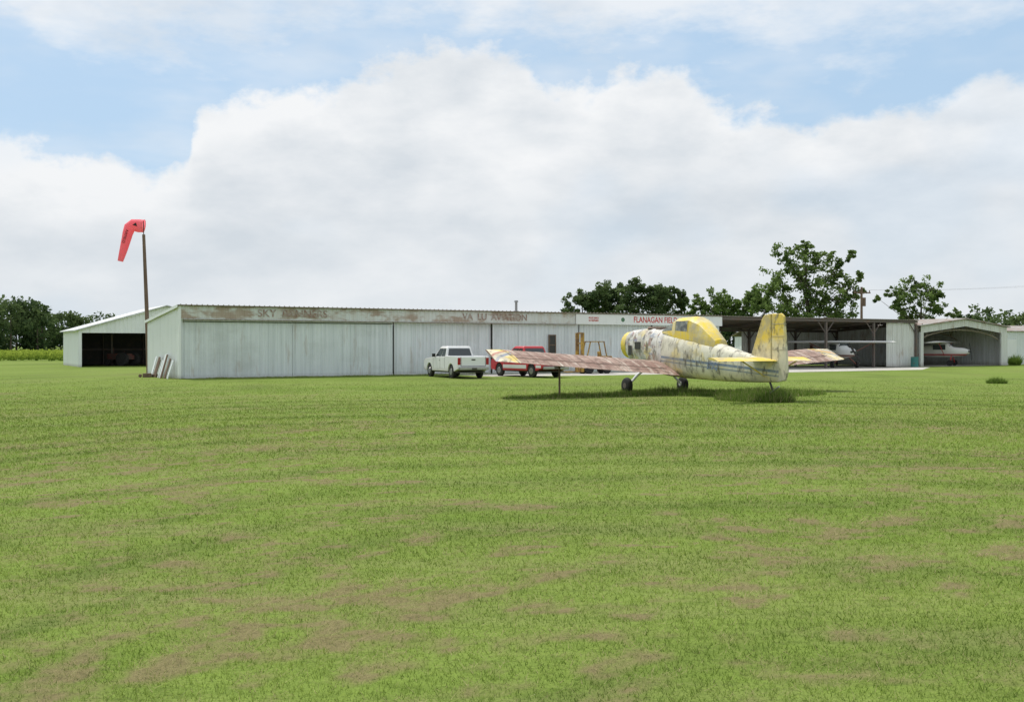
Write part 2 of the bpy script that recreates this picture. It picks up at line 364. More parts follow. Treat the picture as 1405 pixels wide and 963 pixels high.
hh=np.where(isdry>0,h*1.8,h*(1-.35*dr)); ww=np.where(isdry>0,wd*.7,wd)
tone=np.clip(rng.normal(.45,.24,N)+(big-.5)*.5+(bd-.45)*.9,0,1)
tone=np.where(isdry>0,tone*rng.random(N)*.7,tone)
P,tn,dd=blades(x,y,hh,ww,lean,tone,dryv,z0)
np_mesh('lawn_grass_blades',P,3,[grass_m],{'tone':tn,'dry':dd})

def tuft(name,cx,cy,rx,ry,n,h,rot=0,dryp=.15,wmin=.01,wmax=.03):
    a=rng.uniform(0,2*np.pi,n); q=np.sqrt(rng.random(n)); lx=q*np.cos(a)*rx; ly=q*np.sin(a)*ry
    x=cx+lx*math.cos(rot)-ly*math.sin(rot); y=cy+lx*math.sin(rot)+ly*math.cos(rot)
    H=h*rng.uniform(.35,1,n)*(1.1-.6*q)*(.35+1.2*fbm(x*2,y*2,4)); 
    P,t_,d_=blades(x,y,H,rng.uniform(wmin,wmax,n),rng.uniform(.1,.75,n),rng.uniform(.0,.9,n),(rng.random(n)<dryp)*.8)
    np_mesh(name,P,3,[weed_m],{'tone':t_,'dry':d_})

# ------------------------------------------------------------ ribbed panels
def ribbed(mb, x0,x1,zb,zt,y,pitch=.3,dep=.035,m=0,axis='x',out=-1):
    fb=zb if callable(zb) else (lambda q:zb); ft=zt if callable(zt) else (lambda q:zt)
    pts=[]; s=x0
    while s<x1-1e-4:
        for o,dd in ((0,0),(pitch*.62,0),(pitch*.70,dep),(pitch*.90,dep),(pitch*.98,0)):
            if s+o<x1: pts.append((s+o,dd))
        s+=pitch
    pts.append((x1,0))
    for (a,da),(b,db) in zip(pts[:-1],pts[1:]):
        if axis=='x': f=[(a,y+out*da,fb(a)),(b,y+out*db,fb(b)),(b,y+out*db,ft(b)),(a,y+out*da,ft(a))]
        else: f=[(y+out*da,a,fb(a)),(y+out*db,b,fb(b)),(y+out*db,b,ft(b)),(y+out*da,a,ft(a))]
        mb.face(f,m)

UA=math.atan2(.5106,.860)
O=(-18.87,56.4,0)
def spx(px):
    r=(px-CX)/F; return (18.87+56.4*r)/(.860-.5106*r)
# ---- main long hangar
hg=empty('metal_hangar',O,UA)
LH=40.7; DP=9.0
mb=MB(); ribbed(mb,0,DP,0,lambda q:4.12-.70*q/DP,0,.32,.03,axis='y',out=-1); mb.obj('end_wall',end_white,hg)
mb=MB(); mb.b2((.05,DP-.06,0),(LH,DP,3.4)); mb.obj('back_wall',wall_white,hg)
mb=MB(); mb.b2((LH-.06,.1,0),(LH,DP-.1,3.42)); mb.obj('partition_wall',wall_white,hg)
segs=[(.12,6.6,0),(6.62,13.15,0),(13.25,20.35,.10),(20.4,27.4,.02),(27.45,34.0,.10),(34.05,40.6,.02)]
mb=MB()
for i,(a,b,yo) in enumerate(segs):
    ribbed(mb,a,b,.06,3.46,yo,.27,.03)
    mb.b2((a,yo-.05,0.02),(b,yo-.002,.10),1); 
    if i!=1: mb.b2((a,yo-.055,.1),(a+.07,yo-.002,3.44),1)
mb.obj('sliding_doors',[door_white,wall_white],hg)
mb=MB()
for a in (13.2,20.37,27.42): mb.b2((a-.03,-.06,.1),(a+.02,-.045,3.36))
mb.b2((.15,-.05,3.24),(13.1,-.035,3.28))
mb.obj('door_gaps',dark_in,hg)
mb=MB(); ribbed(mb,0,LH,3.42,4.14,-.16,.27,.02); mb.b2((0,-.16,3.40),(LH,-.02,3.44),1)
mb.b2((-.06,-.2,0),(.08,-.03,4.14),1)
mb.obj('fascia',[fascia_m,end_white],hg)
mb=MB(); mb.b2((0.2,-.24,3.34),(spx(788),-.17,3.39)); mb.obj('door_track',roofedge,hg)
def slab(mb,x0,x1,y0,y1,z0,z1,th,m=0,me_=1):
    A=[(x0,y0,z0),(x1,y0,z0),(x1,y1,z1),(x0,y1,z1)]
    B=[(p[0],p[1],p[2]+th) for p in A]
    mb.face(A[::-1],me_); mb.face(B,m)
    for i in range(4):
        j=(i+1)%4; mb.face([A[i],A[j],B[j],B[i]],me_)
mb=MB(); slab(mb,-.12,LH-.01,-.32,DP+.2,4.16,3.44,.05)
s=0
while s<LH: mb.b2((s,-.34,4.19),(s+.06,-.30,4.25),0); s+=.3
mb.b2((-.14,-.3,4.05),(-.10,-.24,4.2),0)
mb.obj('roof',[roof_m,roofedge],hg)
mb=MB(); slab(mb,-.16,-.121,-.3,DP+.2,4.05,3.34,.16,0,0); mb.obj('rake_trim',end_white,hg)
mb=MB()
wa=spx(752); wb_=spx(762)
mb.b2((wa,-.10,1.2),(wa+.06,-.04,2.65)); mb.b2((wb_-.06,-.10,1.2),(wb_,-.04,2.65)); mb.b2((wa+.06,-.09,2.58),(wb_-.06,-.04,2.65)); mb.b2((wa+.06,-.09,1.2),(wb_-.06,-.04,1.3)); mb.b2((wa+.06,-.07,1.3),(wb_-.06,-.04,2.58),1); mb.b2((wa+.06,-.085,1.9),(wb_-.06,-.071,1.96))
mb.obj('window',[wood_m,dark_in],hg)
def text(name,body,size,loc,mat,parent,sx=1.0,ext=.004,rot=(math.pi/2,0,0),align='CENTER'):
    cu=bpy.data.curves.new(name,'FONT'); cu.body=body; cu.size=size; cu.align_x=align; cu.align_y='CENTER'; cu.extrude=ext; cu.offset=.006*size/.5
    o=bpy.data.objects.new(name,cu); scene.collection.objects.link(o); o.parent=parent; o.location=loc; o.rotation_euler=rot; o.scale=(sx,1,1)
    cu.materials.append(mat); return o
text('faded_lettering','SKY  BANNERS',.62,(spx(401),-.195,3.78),ghost_txt,hg,1.05)
text('faded_lettering_b','VA  LU  AVIATION',.62,(spx(678),-.195,3.78),ghost_txt,hg,.98)
mb=MB(); mb.b2((spx(788),-.24,3.40),(LH,-.19,4.12)); mb.obj('name_board',sign_white,hg)
text('name_lettering','FLANAGAN FIELD',.60,(spx(897),-.245,3.76),red_txt,hg,.86)
text('name_lettering_b','PRIVATE AIRFIELD\nNO TRESPASSING',.18,(spx(812),-.245,3.76),red_txt,hg,.6)
mb=MB(); cc=spx(852); mb.cyl((cc,-.25,3.76),(cc,-.244,3.76),.16,n=16); mb.obj('round_badge',mk('badge_green',(.1,.2,.12)),hg)
mb=MB(); mb.cyl((spx(739),3,3.6),(spx(739),3,5.0),.09); mb.cyl((spx(739),3,5.0),(spx(739),3,5.12),.16,.12); mb.obj('vent_pipe',mk('vent_steel',(.3,.3,.3),metal=.5,rough=.4),hg)

# ---- open fronted shed
sh_=empty('open_front_shed',O,UA)
S0=LH; S1=64.0
mb=MB(); slab(mb,S0+.02,S1,-.3,DP+.2,4.12,3.50,.07); 
s=S0+.1
while s<S1-.1: mb.b2((s,-.33,4.15),(s+.06,-.305,4.2),0); s+=.3
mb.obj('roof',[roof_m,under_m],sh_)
mb=MB()
mb.b2((S0+.05,-.2,3.90),(S1-.05,-.05,4.09))
for px_ in (46.6,52.3,58.2,63.8):
    mb.b2((px_-.08,-.22,0),(px_+.08,-.03,3.85))
    mb.b2((px_-.07,DP-.3,0),(px_+.07,DP-.1,3.3))
    mb.box((px_,DP/2,3.60),(.1,DP-.4,.22),rot=Matrix.Rotation(-math.atan2(.62,DP+.5),3,'X'))
    for sg in (-1,1):
        mb.cyl((px_,-.12,2.9),(px_+sg*.9,-.12,3.86),.045,n=6)
        mb.cyl((px_,DP-.2,2.4),(px_+sg*.9,DP-.2,3.4),.045,n=6)
for k in range(8):
    yy=.8+k*1.1; mb.b2((S0+.1,yy-.03,4.12-.62*(yy+.3)/9.5-.13),(S1-.1,yy+.03,4.12-.62*(yy+.3)/9.5-.02))
mb.b2((S0+.1,DP-.25,3.15),(S1,DP-.12,3.38))
mb.obj('frame',frame_m,sh_)
mb=MB(); ribbed(mb,51.5,S1-.05,.05,3.42,DP-.05,.3,.03); ribbed(mb,.1,DP-.1,.05,lambda q:3.95-.6*q/DP,S1-.03,.3,.03,axis='y',out=-1)
ribbed(mb,60.0,S1-.1,.05,3.88,-.0,.3,.03)
mb.obj('back_wall',shed_white,sh_)
mb=MB(); ribbed(mb,42.0,47.0,.9,3.2,DP+.1,.3,.03); mb.obj('back_panels',wall_white,sh_)
mb=MB()
for i in range(5): mb.cyl((43+i*1.1,DP-1.2,0),(43+i*1.1,DP-1.2,.85),.28,n=12)
mb.obj('stored_drums',mk('old_drums',(.12,.12,.12),[('n',(.2,.09,.05),(3,3,3),4,.45,.6,.8)]),sh_)

# ---- gable shed on the right
gs=empty('gable_front_shed',O,UA)
A0=64.3;A1=77.0;AM=(A0+A1)/2
def gz(q): return 3.62+.68*(1-abs(q-AM)/(AM-A0))
mb=MB()
ribbed(mb,A0,A1,lambda q:gz(q)-.62,gz,-.25,.3,.02)
mb.obj('gable_fascia',shed_white,gs)
mb=MB(); ribbed(mb,A0,A1,0,gz,DP,.3,.03); ribbed(mb,0,DP,0,3.62,A0+.02,.3,.03,axis='y'); ribbed(mb,0,DP,0,3.62,A1,.3,.03,axis='y',out=1)
mb.b2((A0-.05,-.28,0),(A0+.35,-.1,3.1)); mb.b2((A1-.9,-.28,0),(A1+.05,-.1,3.1))
mb.obj('walls',shed_white,gs)
mb=MB()
for a,b in ((A0-.3,AM),(AM,A1+.3)):
    za=gz(a)+.03; zb=gz(b)+.03
    P4=[(a,-.45,za),(b,-.45,zb),(b,DP+.3,zb),(a,DP+.3,za)]; Q4=[(p[0],p[1],p[2]+.10) for p in P4]
    mb.face(P4,1); mb.face(Q4,0)
    for i in range(4): j=(i+1)%4; mb.face([P4[i],P4[j],Q4[j],Q4[i]],0)
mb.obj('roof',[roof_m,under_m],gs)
mb=MB()
for yy in (.1,4.5,8.6):
    pa=[]
    for i in range(13):
        tq=i/12; xx=A0+.35+(A1-1.2-A0)*tq; pa.append((xx,yy,2.45+.90*math.sin(math.pi*tq)**.7))
    for p,q_ in zip(pa[:-1],pa[1:]): mb.cyl(p,q_,.07,n=6)
    for p in pa[1:-1:2]: mb.cyl(p,(p[0]+.4,yy,gz(p[0])-.05),.03,n=5); mb.cyl(p,(p[0]-.4,yy,gz(p[0])-.05),.03,n=5)
mb.obj('trusses',roofedge,gs)

fb=empty('storage_building',O,UA)
mb=MB(); B0=78.4
for args in ((B0,B0+12,0,3.3,2.0),): ribbed(mb,*args,.3,.03)
ribbed(mb,2,10,0,lambda q:3.3+.6*(1-abs(q-6)/4),B0,.3,.03,axis='y')
mb.b2((B0,9.95,0),(B0+12,10,3.3)); mb.obj('walls',wall_white,fb)
mb=MB(); slab(mb,B0-.2,B0+12,1.8,6,3.3,3.95,.06); slab(mb,B0-.2,B0+12,6.0,10.2,3.95,3.3,.06); mb.obj('roof',[roof_m,roofedge],fb)
mb=MB(); mb.b2((B0+1,1.93,0),(B0+3.6,1.96,2.5)); mb.obj('garage_door',sign_white,fb)

wb=empty('white_outbuilding',(38,118,0),UA*.6)
mb=MB(); ribbed(mb,-9,9,0,3.0,0,.4,.03); mb.b2((-9,.1,0),(9,7,2.95)); mb.obj('walls',wall_white,wb)
mb=MB(); slab(mb,-9.3,9.3,-.4,3.6,3.0,4.1,.06); slab(mb,-9.3,9.3,3.6,7.4,4.1,3.0,.06); mb.obj('roof',[roof_m,roofedge],wb)
mb=MB(); 
for xx in (-5,0,4.5): mb.b2((xx,-.06,1),(xx+1.4,-.035,2.1))
mb.obj('windows',glass,wb)

# ---- left hangar (gable front)
lz=F*HC/(503.5-HY); lx=(108-CX)/F*lz
lh=empty('open_gable_hangar',(lx,lz,0),UA)
W2=15.0; ea=3.25; ri=5.5
def gl(q): return ea+(ri-ea)*(1-abs(q-W2/2)/(W2/2))
mb=MB(); ribbed(mb,0,W2,lambda q:min(3.02,gl(q)-.02),gl,0,.35,.03); mb.b2((0,-.02,0),(.25,.1,3.02)); mb.b2((W2-.3,-.02,0),(W2,.1,3.02)); mb.obj('gable_front',end_white,lh)
mb=MB(); ribbed(mb,0,11,0,ea,0,.35,.03,axis='y'); ribbed(mb,0,11,0,ea,W2,.35,.03,axis='y',out=1); mb.obj('side_walls',end_white,lh)
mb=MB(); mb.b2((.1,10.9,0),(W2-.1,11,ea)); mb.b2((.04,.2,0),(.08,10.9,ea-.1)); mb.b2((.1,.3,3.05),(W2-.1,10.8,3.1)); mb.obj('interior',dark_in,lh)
mb=MB()
for a,b in ((-.3,W2/2),(W2/2,W2+.3)):
    za=gl(a)+.02; zb=gl(b)+.02
    P4=[(a,-.25,za),(b,-.25,zb),(b,11.3,zb),(a,11.3,za)]; Q4=[(p[0],p[1],p[2]+.1) for p in P4]
    mb.face(P4,0); mb.face(Q4,0)
    for i in range(4): j=(i+1)%4; mb.face([P4[i],P4[j],Q4[j],Q4[i]],0)
mb.obj('roof',mk('pale_roof',(.6,.62,.62),[('n',(.4,.4,.38),(2,.3,2),4,.4,.7,.6)],metal=.2),lh)
mb=MB()
for xx in (3.6,7.4,11.2):
    mb.b2((xx-.07,5.4,0),(xx+.07,5.55,3.04)); mb.b2((xx-.05,10.7,0),(xx+.05,10.88,3.04))
mb.b2((.15,10.8,1.4),(W2-.15,10.88,1.6)); mb.obj('posts',frame_m,lh)
impl=mk('rusty_red_paint',(.16,.06,.05),[('n',(.09,.07,.06),(3,3,3),4,.42,.6,.9)])
def inL(a,b): return (lx+a*.860-b*.5106, lz+a*.5106+b*.860)
q0=inL(4.2,3.6)
tr=empty('farm_tractor',(q0[0],q0[1],0),1.2)
mb=MB(); mb.b2((-.3,-.2,.6),(.3,1.5,1.15)); mb.b2((-.5,-1.0,.6),(.5,-.2,1.0)); mb.b2((-.3,-.95,1.0),(.3,-.5,1.15)); mb.cyl((0,1.0,1.15),(0,1.0,1.7),.03); mb.cyl((0,-.1,1.1),(0,-.35,1.4),.02); mb.obj('body',impl,tr,bevel=.04)
mb=MB()
for sx in (-1,1): mb.cyl((sx*.55,-.7,.62),(sx*.9,-.7,.62),.62,n=20); mb.cyl((sx*.5,1.2,.33),(sx*.68,1.2,.33),.33,n=16)
mb.obj('tyres',blk,tr)
q0=inL(8.0,3.5)
bh=empty('mower_deck',(q0[0],q0[1],0),.7)
mb=MB(); mb.b2((-1.4,-.7,.25),(1.4,.7,.5)); mb.cyl((0,.7,.4),(0,1.8,.5),.06); mb.b2((-.2,-.2,.5),(.2,.2,.75))
for sx in (-1,1): mb.cyl((sx*1.2,-.9,.22),(sx*1.32,-.9,.22),.22,n=12)
mb.obj('deck',impl,bh,bevel=.03)

bp0=(O[0]-.5106*3.2-.860*.35, O[1]+.860*3.2-.5106*.35)
lb=empty('leaning_boards',(bp0[0],bp0[1],0),UA)
mb=MB()
for i in range(8):
    yo=-2.6+i*.62+random.uniform(-.1,.1); hgt=.95+.55*random.random()
    mb.box((-.02-.03*(i%3),yo,hgt/2*.96),(.05,.22+.2*random.random(),hgt),m=(1 if i in (1,2,5,6) else 0),rot=Matrix.Rotation(.28,3,'Y')@Matrix.Rotation(random.uniform(-.12,.12),3,'X'))
mb.obj('boards',[wall_white,wood_m],lb)
jp=empty('scrap_blocks',(O[0]-2.9,O[1]+3.0,0),.3)
mb=MB(); mb.box((0,0,.12),(.5,.3,.24)); mb.box((.45,.1,.09),(.3,.3,.18),rot=Matrix.Rotation(.5,3,'Z')); mb.cyl((-.4,0,.1),(-.4,.3,.1),.1)
mb.obj('blocks',wood_m,jp,bevel=.02)

ap=MB(); ap.face([(17.5,-5.2,.006),(24,-6.6,.006),(40,-7.4,.006),(55,-7.4,.006),(63,-2.2,.006),(63,-.4,.006),(17.5,-.3,.006)])
ap.face([(41,-.395,.006),(63,-.395,.006),(63,8.8,.006),(41,8.8,.006)],0)
ap.face([(64.6,-.2,.006),(76.5,-.2,.006),(76.5,8.8,.006),(64.6,8.8,.006)],0)
apo=ap.obj('concrete_apron',conc); apo.location=O; apo.rotation_euler=(0,0,UA)

# ------------------------------------------------------------ crop-duster
yel=(.70,.52,.08); cream=(.72,.69,.56)
grime=[('n',(.38,.35,.28),(1.4,1.4,1.6),7,.48,.64,.7),('n',(.11,.10,.08),(4.5,4.5,2.2),7,.53,.64,.8),('n',(.52,.48,.36),(9,9,2),4,.5,.7,.5)]
fus_m=mk('faded_cream_paint',cream,[('r',yel,(0,0,1),-1,.90,.15,.30),
   ('n',(.74,.58,.16),(.8,.8,.8),4,.53,.60,.6),
   ('r',(.12,.2,.34),(0,-.072,1),1.40,1.49,.01,.85),('r',(.12,.2,.34),(0,-.072,1),1.27,1.31,.01,.8)]+grime,rough=.6,spec=.3)
yel_m=mk('faded_yellow_paint',(.78,.58,.07),[('n',(.70,.64,.42),(1.5,1.5,1.0),6,.50,.64,.8)]+grime[:1]+grime[2:],rough=.5,spec=.35)
nose_m=mk('peeled_nose_paint',(.68,.66,.62),[('n',(.72,.57,.16),(1.2,1.2,1.2),4,.55,.60,.7),('n',(.30,.14,.12),(3,3,3),7,.54,.60,.8),('n',(.22,.28,.42),(2.4,2.4,6),4,.56,.62,.7)]+grime,rough=.55)
fin_m=mk('fin_paint',(.76,.57,.09),[('r',(.66,.63,.52),(0,.25,1),-3,.55,.30,.9),('n',(.66,.62,.46),(1.8,1.8,1.0),6,.50,.58,.8)]+grime,rough=.6)
wing_m=mk('corroded_wing_skin',(.42,.31,.25),[('n',(.24,.14,.11),(.9,1.6,1),6,.36,.56,.85),('n',(.64,.57,.48),(5,.7,1),5,.54,.66,.75),('n',(.13,.08,.06),(4,4,4),6,.51,.63,.8),
   ('r',(.50,.42,.28),(0,1,0),.72,1.2,.1,.5)],rough=.65)
tip_m=mk('wing_tip_paint',(.68,.60,.42),[('n',(.74,.54,.09),(1.2,1.2,1),3,.48,.54,.85),('r',(.10,.17,.33),(.55,.8,0),3.9,4.05,.02,.8),('r',(.10,.17,.33),(-.55,.8,0),3.9,4.05,.02,.8),('r',(.45,.08,.06),(.55,.8,0),4.2,4.32,.02,.8),('r',(.45,.08,.06),(-.55,.8,0),4.2,4.32,.02,.8)]+grime,rough=.55)
seam_m=mk('panel_seam',(.22,.16,.13),rough=.8)
seam_f=mk('fuselage_seam',(.42,.38,.30),rough=.8)
hx,hy=-.43,.903
PA=math.atan2(.43,.903)
pl=empty('crop_duster_airplane',(6.45,39.0,0),PA)
def ring(t,wv,zb,zt,n=20,e=2.6):
    zc=(zb+zt)/2; hz_=(zt-zb)/2; r=[]
    for i in range(n):
        a=2*math.pi*i/n; ca,sa=math.cos(a),math.sin(a)
        r.append((wv*math.copysign(abs(ca)**(2/e),ca), t, zc+hz_*math.copysign(abs(sa)**(2/e),sa)))
    return r
mb=MB()
st=[(3.05,.46,1.38,2.46),(2.9,.50,1.26,2.54),(2.0,.58,1.0,2.6),(1.0,.60,.78,2.6),(.2,.60,.68,2.52),(-.6,.60,.64,2.42),(-1.8,.56,.62,2.25),(-2.6,.47,.6,2.02),(-4,.30,.6,1.70),(-5,.18,.62,1.50),(-6.0,.06,.66,1.34)]
rings=[ring(*q_) for q_ in st]
mb.loft(rings,mf=lambda k,i:1 if k<4 else 0)
mb.obj('fuselage',[fus_m,nose_m],pl,smooth=True)
mb=MB()
for t_,wv,zb,zt in ((2.3,.555,1.08,2.58),(1.45,.595,.88,2.60),(.55,.60,.72,2.56),(-.7,.597,.637,2.405),(-2.0,.538,.615,2.195),(-3.2,.40,.6,1.885),(-4.4,.25,.61,1.62)):
    r1=ring(t_+.008,wv+.006,zb-.006,zt+.006); r2=ring(t_-.008,wv+.006,zb-.006,zt+.006)
    mb.loft([r1,r2],cap=False)
mb.obj('fuselage_seams',seam_f,pl)
mb=MB()
def circ(t,r,zc,n=20): return [(r*math.cos(2*math.pi*i/n),t,zc+r*1.12*math.sin(2*math.pi*i/n)) for i in range(n)]
mb.loft([circ(3.03,.50,1.92),circ(3.35,.50,1.92),circ(3.42,.44,1.92),circ(3.42,.36,1.92),circ(3.1,.34,1.92)],cap=True)
mb.obj('cowl_ring',yel_m,pl,smooth=True)
mb=MB(); mb.loft([circ(3.07,.12,1.98),circ(3.55,.10,1.98),circ(3.6,.05,1.98)]); 
for a in range(6):
    ca,sa=math.cos(a*math.pi/3),math.sin(a*math.pi/3); mb.cyl((.1*ca,3.1,1.95+.1*sa),(.33*ca,3.36,1.93+.33*sa),.025,n=6)
mb.obj('engine_mount',dark_in,pl,smooth=True)
mb=MB(); mb.cyl((0,1.5,2.58),(0,1.5,2.66),.32,.28,n=16); mb.b2((-.28,.7,2.55),(.28,1.05,2.64)); mb.obj('hopper_lid',seam_m,pl,bevel=.01)
mb=MB()
for sg in (-1,1):
    mb.b2((sg*.59-.015,1.7,1.75),(sg*.59+.015,2.1,2.05)); mb.b2((sg*.585-.012,2.35,1.5),(sg*.585-.0,2.6,1.9))
mb.obj('side_openings',dark_in,pl)
CS=-.18
def cring(t,wb,wt,zb,zt): 
    t=t+CS
    z1=zb+(zt-zb)*.35; z2=zb+(zt-zb)*.82
    return [(-wb,t,zb),(-wb*.98,t,z1),(-(wt+.06),t,z2),(-wt*.7,t,zt-.02),(0,t,zt),(wt*.7,t,zt-.02),(wt+.06,t,z2),(wb*.98,t,z1),(wb,t,zb)]
cs=[(.55,.44,.30,2.40,2.54),(-.15,.46,.34,2.25,2.90),(-.35,.46,.34,2.2,2.97),(-1.15,.46,.34,2.1,3.0),(-1.25,.46,.34,2.1,2.99),(-1.75,.44,.30,2.0,2.82),(-2.6,.32,.20,1.8,2.12)]
def cm(k,i):
    if k==0: return 1 if i not in (0,7) else 0
    if k in (2,) and i in (1,6): return 1
    return 0
mb=MB(); mb.loft([cring(*c_) for c_ in cs],mf=cm,cap=True,closed=False); mb.obj('canopy',[yel_m,dusty],pl,smooth=True)
mb=MB()
for x_ in (-.30,0,.30): mb.cyl((x_*1.2,.5+CS,2.52 if x_==0 else 2.5),(x_,-.17+CS,2.90 if x_==0 else 2.84),.02,n=6)
for sg in (-1,1):
    mb.cyl((sg*.45,-.35+CS,2.47),(sg*.40,-.35+CS,2.84),.018,n=6); mb.cyl((sg*.45,-1.15+CS,2.43),(sg*.40,-1.15+CS,2.84),.018,n=6)
mb.obj('windshield_frame',yel_m,pl)
def foil(x,le,te,zl,zt,th):
    n=9; up=[];lo=[]
    for i in range(n):
        c_=i/(n-1); yy=le+(te-le)*c_; zz=zl+(zt-zl)*c_
        tk=th*( 2.6*math.sqrt(c_)*(1-c_)+.35*c_*(1-c_))
        up.append((x,yy,zz+tk*.72)); lo.append((x,yy,zz-tk*.32))
    return up+lo[::-1][1:-1]
for sg,nm in ((-1,'left_wing'),(1,'right_wing')):
    sd_='left' if sg<0 else 'right'
    mb=MB(); R=[]
    for x_ in (.5,2.2,4.0,5.8,7.2,7.65,7.88,8.02):
        k=x_/8.; zl=1.15+.60*k; zt=.72+.62*k
        le,te,th=.95,-.95,.25*(1.15-.45*k)
        if x_>7.3:
            c_={7.65:.93,7.88:.8,8.02:.5}[x_]; le=.95*c_-.05; te=-.95*c_-.05; th*=c_*.8
        R.append(foil(sg*x_,le,te,zl,zt,th))
    mb.loft(R,mf=lambda k,i:1 if k>=4 else 0); mb.obj(nm,[wing_m,tip_m],pl,smooth=True)
    mb=MB()
    for q_ in np.arange(1.0,7.5,.42):
        k=q_/8.; zl=1.15+.60*k; zt=.72+.62*k; th=.25*(1.15-.45*k); up=foil(sg*q_,.95,-.95,zl,zt,th)[:9]
        for p,r_ in zip(up[1:-1],up[2:]):
            mb.box(((p[0]+r_[0])/2,(p[1]+r_[1])/2,(p[2]+r_[2])/2+.003),(.02,abs(p[1]-r_[1]),.006),rot=Matrix.Rotation(math.atan2(p[2]-r_[2],p[1]-r_[1]),3,'X'))
    pa=[foil(sg*x_,.95,-.95,1.15+.6*x_/8,.72+.62*x_/8,.25*(1.15-.45*x_/8))[6] for x_ in (.8,7.2)]
    mb.cyl((pa[0][0],pa[0][1],pa[0][2]+.0),(pa[1][0],pa[1][1],pa[1][2]),.018,n=5)
    mb.obj(nm+'_seams',seam_m,pl)
    mb=MB(); R=[]
    for x_,c1,c2 in ((.05,-4.75,-5.95),(1.6,-4.95,-5.95),(2.25,-5.1,-5.93),(2.45,-5.3,-5.85)):
        if sg>0: x_*=.62
        R.append(foil(sg*x_,c1,c2,1.46,1.38,.08))
    mb.loft(R); mb.obj(sd_+'_tailplane',yel_m,pl,smooth=True)
    mb=MB(); mb.cyl((sg*1.2,-5.5,1.38),(sg*.15,-5.4,.85),.025,n=6); mb.obj(sd_+'_tail_strut',yel_m,pl)
    mb=MB(); mb.tube([(sg*.45,1.45,1.0),(sg*.85,1.5,.72),(sg*1.22,1.5,.36)],[.07,.06,.05],m=0); mb.cyl((sg*1.2,1.5,.34),(sg*1.42,1.5,.34),.09,n=10,m=0); mb.obj('gear_leg_'+sd_,sign_white,pl,smooth=True)
    mb=MB(); xs=[(1.23,.24),(1.25,.29),(1.30,.32),(1.38,.32),(1.43,.29),(1.45,.24)]
    mb.loft([[(sg*a_,1.5+r_*math.cos(2*math.pi*i/20),.30+r_*math.sin(2*math.pi*i/20)) for i in range(20)] for a_,r_ in xs]); mb.obj('wheel_'+sd_,blk,pl,smooth=True)
    mb=MB(); mb.cyl((sg*1.225,1.5,.30),(sg*1.46,1.5,.30),.11,n=16); mb.obj('hub_'+sd_,frame_m,pl)
def plate(mb,pts,th,m=0,taper=.4):
    n=len(pts); cy=sum(p[0] for p in pts)/n; cz=sum(p[1] for p in pts)/n
    R=[]
    for x_,k in ((-th/2,.985),(-th/4,1.0),(th/4,1.0),(th/2,.985)):
        R.append([(x_,cy+(p[0]-cy)*k,cz+(p[1]-cz)*k) for p in pts])
    mb.loft(R,m)
mb=MB(); plate(mb,[(-4.55,1.5),(-5.15,2.82),(-5.28,2.95),(-5.62,2.98),(-5.62,1.30),(-4.9,1.30)],.13); mb.obj('fin',fin_m,pl,bevel=.02)
mb=MB(); plate(mb,[(-5.65,2.98),(-6.12,2.98),(-6.25,2.88),(-6.42,1.0),(-6.30,.72),(-5.9,.66),(-5.65,1.2)],.09); mb.obj('rudder',fin_m,pl,bevel=.02)
mb=MB()
for zz in (1.75,2.2,2.62): 
    mb.b2((-.052,-6.28,zz),(.052,-5.66,zz+.018))
mb.obj('rudder_ribs',seam_f,pl)
mb=MB(); mb.cyl((0,-5.5,.66),(0,-5.75,.2),.035,n=8); mb.cyl((0,-5.75,.2),(0,-5.85,.14),.03); mb.obj('tail_leg',dark_in,pl)
mb=MB(); mb.cyl((-.06,-5.85,.14),(.06,-5.85,.14),.14,n=16); mb.obj('tail_wheel',blk,pl)
mb=MB(); mb.box((-.03,-5.7,.35),(.05,.7,.04),rot=Matrix.Rotation(-.5,3,'X')); mb.obj('tail_spring',chrome,pl)
text('registration','N8875Q',.36,(-.475,-2.7,1.15),mk('registration_blue',(.15,.2,.3)),pl,1.0,.002,(math.pi/2,0,-math.pi/2-.13))
wp=empty('wing_support_post',(6.45-.903*5.2,39-.43*5.2,0),PA)
mb=MB(); mb.b2((-.03,-.03,0),(.03,.03,1.17)); mb.b2((-.14,-.16,1.10),(.14,.16,1.17)); mb.b2((-.12,-.12,0),(.12,.12,.04)); mb.obj('post',wood_m,wp,bevel=.01)
def pw(a,b): return (6.45+a*.903+b*hx, 39+a*.43+b*hy)
tuft('tall_grass_tuft',*pw(-5.2,0),.35,.3,400,.30)
tuft('tall_grass_tuft',*pw(-.2,-4.7),1.1,1.4,4500,.42,PA)
tuft('tall_grass_tuft',*pw(-.1,-5.9),.65,.6,2600,.78,PA)
tuft('tall_grass_tuft',*pw(.2,.2),1.9,2.0,5000,.40,PA)
tuft('tall_grass_tuft',*pw(-3.4,.0),4.2,1.0,6500,.26,PA)
tuft('tall_grass_tuft',*pw(-1.35,1.4),.55,.45,600,.30,PA)
tuft('tall_grass_tuft',*pw(2.8,-1.6),2.8,2.0,6500,.42,PA)
gx_,gy_=gp(1368,526); tuft('weed_clump',gx_,gy_,.5,.4,1600,.50,0,.02)
gx_,gy_=gp(1392,501); tuft('weed_clump',gx_,gy_,.5,.5,1500,1.5,0,.0,.03,.08)
n=6000; s=rng.uniform(-.3,20,n); off=-rng.random(n)**2*.35-.10
bx_=O[0]+s*.860+ .5106*(-off); by_=O[1]+s*.5106-.860*(-off)
P,t_,d_=blades(bx_,by_,rng.uniform(.03,.16,n)*(.2+fbm(s*.9,s*0,4)),rng.uniform(.015,.03,n),rng.uniform(.1,.7,n),rng.uniform(.1,.8,n),(rng.random(n)<.3)*.8)
